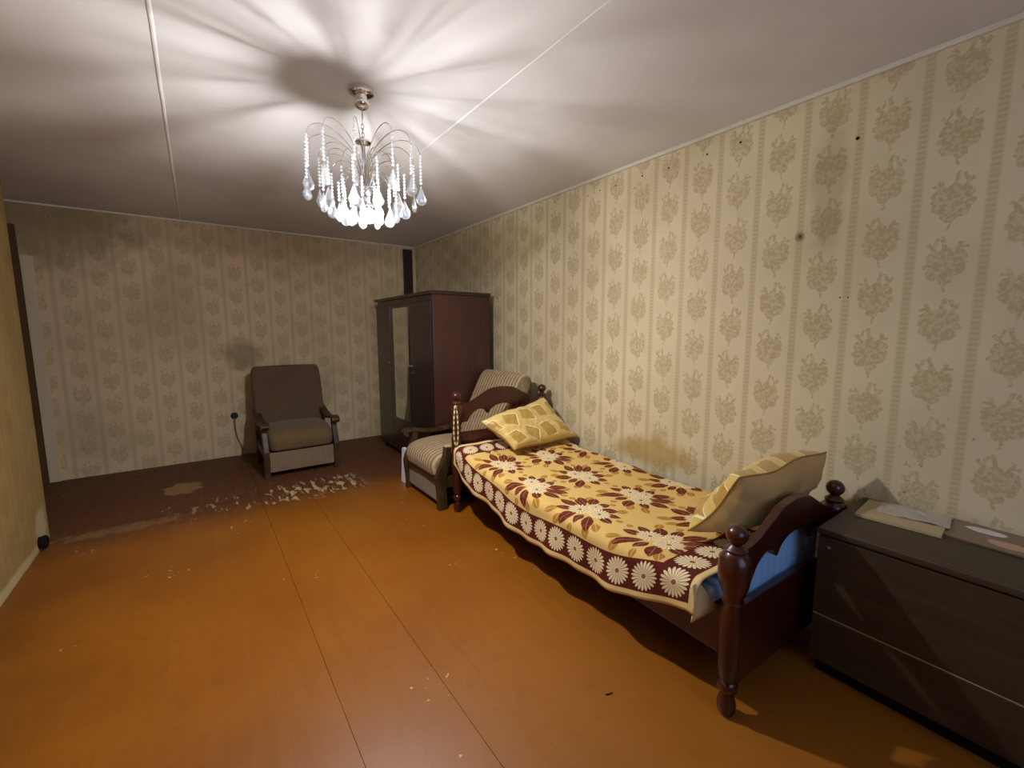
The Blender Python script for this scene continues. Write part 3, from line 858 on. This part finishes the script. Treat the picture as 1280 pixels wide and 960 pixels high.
# ------------------------------------------------------------------ storage chest along the right wall
CX0, CY0, CY1, CZ = 1.935, -.95, .618, .618
ch = thing('storage_chest', 'long low dark brown wooden chest along the right wall at the foot of the bed', 'chest', ((CX0 + XR) / 2, CY1, 0))
def cbox(name, mat, x0, x1, y0, y1, z0, z1, **kw):
    o = MB().box(x0 - ch.location.x, x1 - ch.location.x, y0 - CY1, y1 - CY1, z0, z1).build(name, mat, ch, **kw); return o
cbox('body', 'chest_wood', CX0 + .018, XR - .012, CY0 + .01, CY1 - .006, .06, CZ - .032, bevel=.003)
cbox('lid', 'chest_wood', CX0 - .004, XR - .008, CY0, CY1, CZ - .030, CZ, bevel=.012, seg=3)
cbox('front_panel', 'chest_wood', CX0, CX0 + .017, CY0 + .01, CY1 - .006, .262, CZ - .034, bevel=.003)['label'] = 'upper front panel'
cbox('front_panel', 'chest_wood', CX0, CX0 + .017, CY0 + .01, CY1 - .006, .065, .256, bevel=.003)['label'] = 'lower front panel'
cbox('edge_highlight', 'bare_wood_and_highlight', CX0 + .003, CX0 + .016, CY0 + .012, CY1 - .008, .257, .2605)['label'] = 'pale strip standing in for the highlight on the groove between the two front panels'  # highlight of the groove edge, put in as a pale strip
cbox('plinth', 'dark_hollow', CX0 + .04, XR - .02, CY0 + .03, CY1 - .02, 0, .06)
sc_ = MB().lathe([(.0, 0), (.006, 0), (.005, .003), (.0, .004)], 10).build('screw_head', 'steel', ch, smooth=True)
sc_.location = (CX0 - ch.location.x, .575 - CY1, .545); sc_.rotation_euler = (0, -PI / 2, 0)

def sheet(name, mat, cx_, cy_, z, w_, l_, th, rz, bend=0.0, nx=8, ny=10):
    vs, uvl, fs = [], [], []
    for kf in (1, 0):
        for j in range(ny + 1):
            for i in range(nx + 1):
                s, t = i / nx, j / ny
                vs.append(((s - .5) * w_, (t - .5) * l_, kf * th + bend * (math.sin(PI * t) * .5 + .5 * vary(s * 2, t * 2)) ** 2))
                uvl.append((s, t))
    n1 = (nx + 1) * (ny + 1)
    for j in range(ny):
        for i in range(nx):
            a = j * (nx + 1) + i; q = (a, a + 1, a + nx + 2, a + nx + 1)
            fs.append(q); fs.append(tuple(x_ + n1 for x_ in reversed(q)))
    border = [i for i in range(nx + 1)] + [j * (nx + 1) + nx for j in range(1, ny + 1)] + [ny * (nx + 1) + i for i in range(nx - 1, -1, -1)] + [j * (nx + 1) for j in range(ny - 1, 0, -1)]
    for a, b in zip(border, border[1:] + border[:1]): fs.append((a, a + n1, b + n1, b))
    me = bpy.data.meshes.new(name); me.from_pydata(vs, [], fs)
    lay = me.uv_layers.new(name='UVMap')
    for lp in me.loops: lay.data[lp.index].uv = uvl[lp.vertex_index]
    me.materials.append(M[mat])
    return inst(name, me, None, (cx_, cy_, z), (0, 0, rz))
o = sheet('folder', 'chest_wood', 2.295, .445, CZ, .24, .26, .010, .06)
o.data.materials[0] = M['trim_grime']; tag(o, 'thin brown folder lying on the chest end nearest the bed', 'folder')
o = sheet('paper_sheet', 'paper_grey', 2.345, .420, CZ + .0105, .15, .22, .0015, .12, .012)
tag(o, 'crumpled white paper sheet lying on the brown folder on the chest', 'paper')
o = sheet('magazine', 'magazine_cover', 2.325, .190, CZ, .22, .27, .006, -.08, .003)
tag(o, 'glossy brown magazine with pale ovals lying flat on the chest', 'magazine')

# ------------------------------------------------------------------ wall socket and lead on the far wall
s = thing('wall_socket', 'small round black socket low on the far wall left of the armchair', 'socket', (.275, YB, .455))
o = MB().lathe([(.0, 0), (.036, 0), (.036, .012), (.030, .018), (.0, .018)], 20).build('socket_plate', 'black_plastic', s, smooth=.6); o.rotation_euler = (PI / 2, 0, 0)
o2 = MB().lathe([(.0, 0), (.018, 0), (.018, .012), (.010, .024), (.0, .024)], 16).build('plug', 'black_plastic', s, smooth=.6); o2.rotation_euler = (PI / 2, 0, 0); o2.location = (0, -.018, 0)
pts = smooth_path([(.275, YB - .035, .435), (.272, YB - .025, .34), (.285, YB - .02, .22), (.315, YB - .02, .12), (.325, YB - .03, .04), (.30, YB - .05, .006), (.24, YB - .06, .006), (.42, YB - .10, .006)], 5)
tag(MB().tube(pts, .005, 6).build('power_cord', 'cable_grey', None, smooth=True), 'thin grey lead hanging from the black socket to the floor', 'cord')

# small splinter on the boards
tag(MB().tube([(1.170, 1.010, .0025), (1.182, 1.004, .003), (1.198, 1.001, .0025)], lambda q: .0024 * (1 - .5 * q), 6).build('wood_splinter', 'dark_hollow', None),
    'thin dark splinter lying on the floor beside the bed', 'splinter')

# ------------------------------------------------------------------ chandelier
CHX, CHY = .703, 2.17
c = thing('chandelier', 'chrome chandelier of arching arms hung with beads and crystal drops, lit', 'chandelier', (CHX, CHY, 0))
MB().lathe([(.0, 2.5), (.056, 2.5), (.058, 2.492), (.056, 2.480), (.046, 2.474), (.026, 2.470), (.024, 2.455), (.034, 2.448), (.035, 2.436), (.030, 2.422), (.018, 2.414), (.006, 2.408), (.0, 2.408)], 28).build('canopy', 'chrome', c, smooth=.7)
MB().tube([(0, 0, 2.41), (.001, 0, 2.375), (0, 0, 2.345)], .0028, 8).build('cord', 'trim_white', c)
link_pts = [(.006 * math.cos(2 * PI * i / 10), 0, .0125 * math.sin(2 * PI * i / 10)) for i in range(10)]
lk = MB().tube(link_pts, .0016, 6, closed=True).mesh('chain_link', smooth=True); lk.materials.append(M['steel'])
for i in range(4): inst('chain_link', lk, c, (0, 0, 2.336 - i * .0185), (0, 0, (i % 2) * PI / 2))
MB().lathe([(.0, 2.285), (.010, 2.285), (.014, 2.276), (.036, 2.272), (.037, 2.264), (.014, 2.258), (.008, 2.250), (.008, 2.07), (.026, 2.064), (.030, 2.05), (.026, 2.03), (.010, 2.02), (.0, 2.02)], 20).build('stem', 'chrome', c, smooth=.7)
MB().lathe([(.0, 2.022), (.016, 2.020), (.018, 2.000), (.040, 1.980), (.042, 1.970), (.0, 1.972)], 24).build('added_shade_cup', 'chrome', c, smooth=.7)  # cup added above the bulb to shade the ceiling round the canopy
R_ = .031
dome = [(.0, -R_)] + [(R_ * math.sin(a), -R_ * math.cos(a)) for a in [PI * (.08 + .55 * i / 8) for i in range(9)]]
bl = MB().lathe(dome + [(.0, dome[-1][1])], 18).build('light_bulb', 'bulb_light', c, smooth=True)
bl.location = (BULB_POS[0] - CHX, BULB_POS[1] - CHY, BULB_POS[2])
hs = MB().lathe([(.0, dome[-1][1] + .0005), (dome[-1][0] + .0006, dome[-1][1] + .0005), (.027, .022), (.020, .036), (.0, .0365)], 18).build('bulb_housing', 'trim_white', c, smooth=.6)
hs.location = bl.location
bl['label'] = 'lit white bulb'

def bead_strand(nb, sp_):
    b_ = MB()
    for i in range(nb):
        z = -.008 - i * sp_
        b_.lathe([(.0015, z + .0062), (.0058, z + .0025), (.0058, z - .0025), (.0015, z - .0062)], 8)
    me = b_.mesh('bead_strand'); me.materials.append(M['crystal_bead']); return me
def drop_mesh(h, wd):
    b_ = MB().lathe([(.0012, 0), (wd * .28, -h * .18), (wd * .62, -h * .45), (wd, -h * .70), (wd * .86, -h * .86), (wd * .45, -h * .97), (.001, -h)], 10)
    b_.v = [(x, y * .55, z) for x, y, z in b_.v]
    me = b_.mesh('crystal_drop'); me.materials.append(M['crystal']); return me
def arm_mesh(Rr, z0, zp, ze):
    pts = smooth_path([(.012, 0, z0), (.030, 0, z0 + (zp - z0) * .55), (Rr * .40, 0, z0 + (zp - z0) * .88), (Rr * .70, 0, zp), (Rr * .92, 0, zp - (zp - ze) * .35), (Rr, 0, ze)], 4)
    me = MB().tube(pts, .0020, 5).mesh('arm', smooth=True); me.materials.append(M['chrome']); return me
tiers = [  # count, radius, root z, peak z, end z, beads, bead step, drop length, drop half-width, phase
    (12, .262, 2.050, 2.292, 2.232, 9, .0155, .092, .027, .10),
    (10, .185, 2.045, 2.200, 2.150, 8, .0150, .090, .027, .32),
    (9, .118, 2.040, 2.130, 2.080, 6, .0150, .088, .025, .05),
    (6, .072, 2.035, 2.070, 2.035, 4, .0150, .080, .022, .40)]
for (cnt, Rr, z0, zp, ze, nb, st, dh, dw, ph) in tiers:
    am, bmh, dm = arm_mesh(Rr, z0, zp, ze), bead_strand(nb, st), drop_mesh(dh, dw)
    for i in range(cnt):
        a = ph + 2 * PI * i / cnt + .06 * math.sin(i * 2.3)
        arm = inst('arm', am, c, (0, 0, 0), (0, 0, a))
        inst('bead_strand', bmh, arm, (Rr, 0, ze), (0, 0, 0))
        inst('crystal_drop', dm, arm, (Rr, 0, ze - .006 - nb * st), (0, 0, random.uniform(0, PI)))
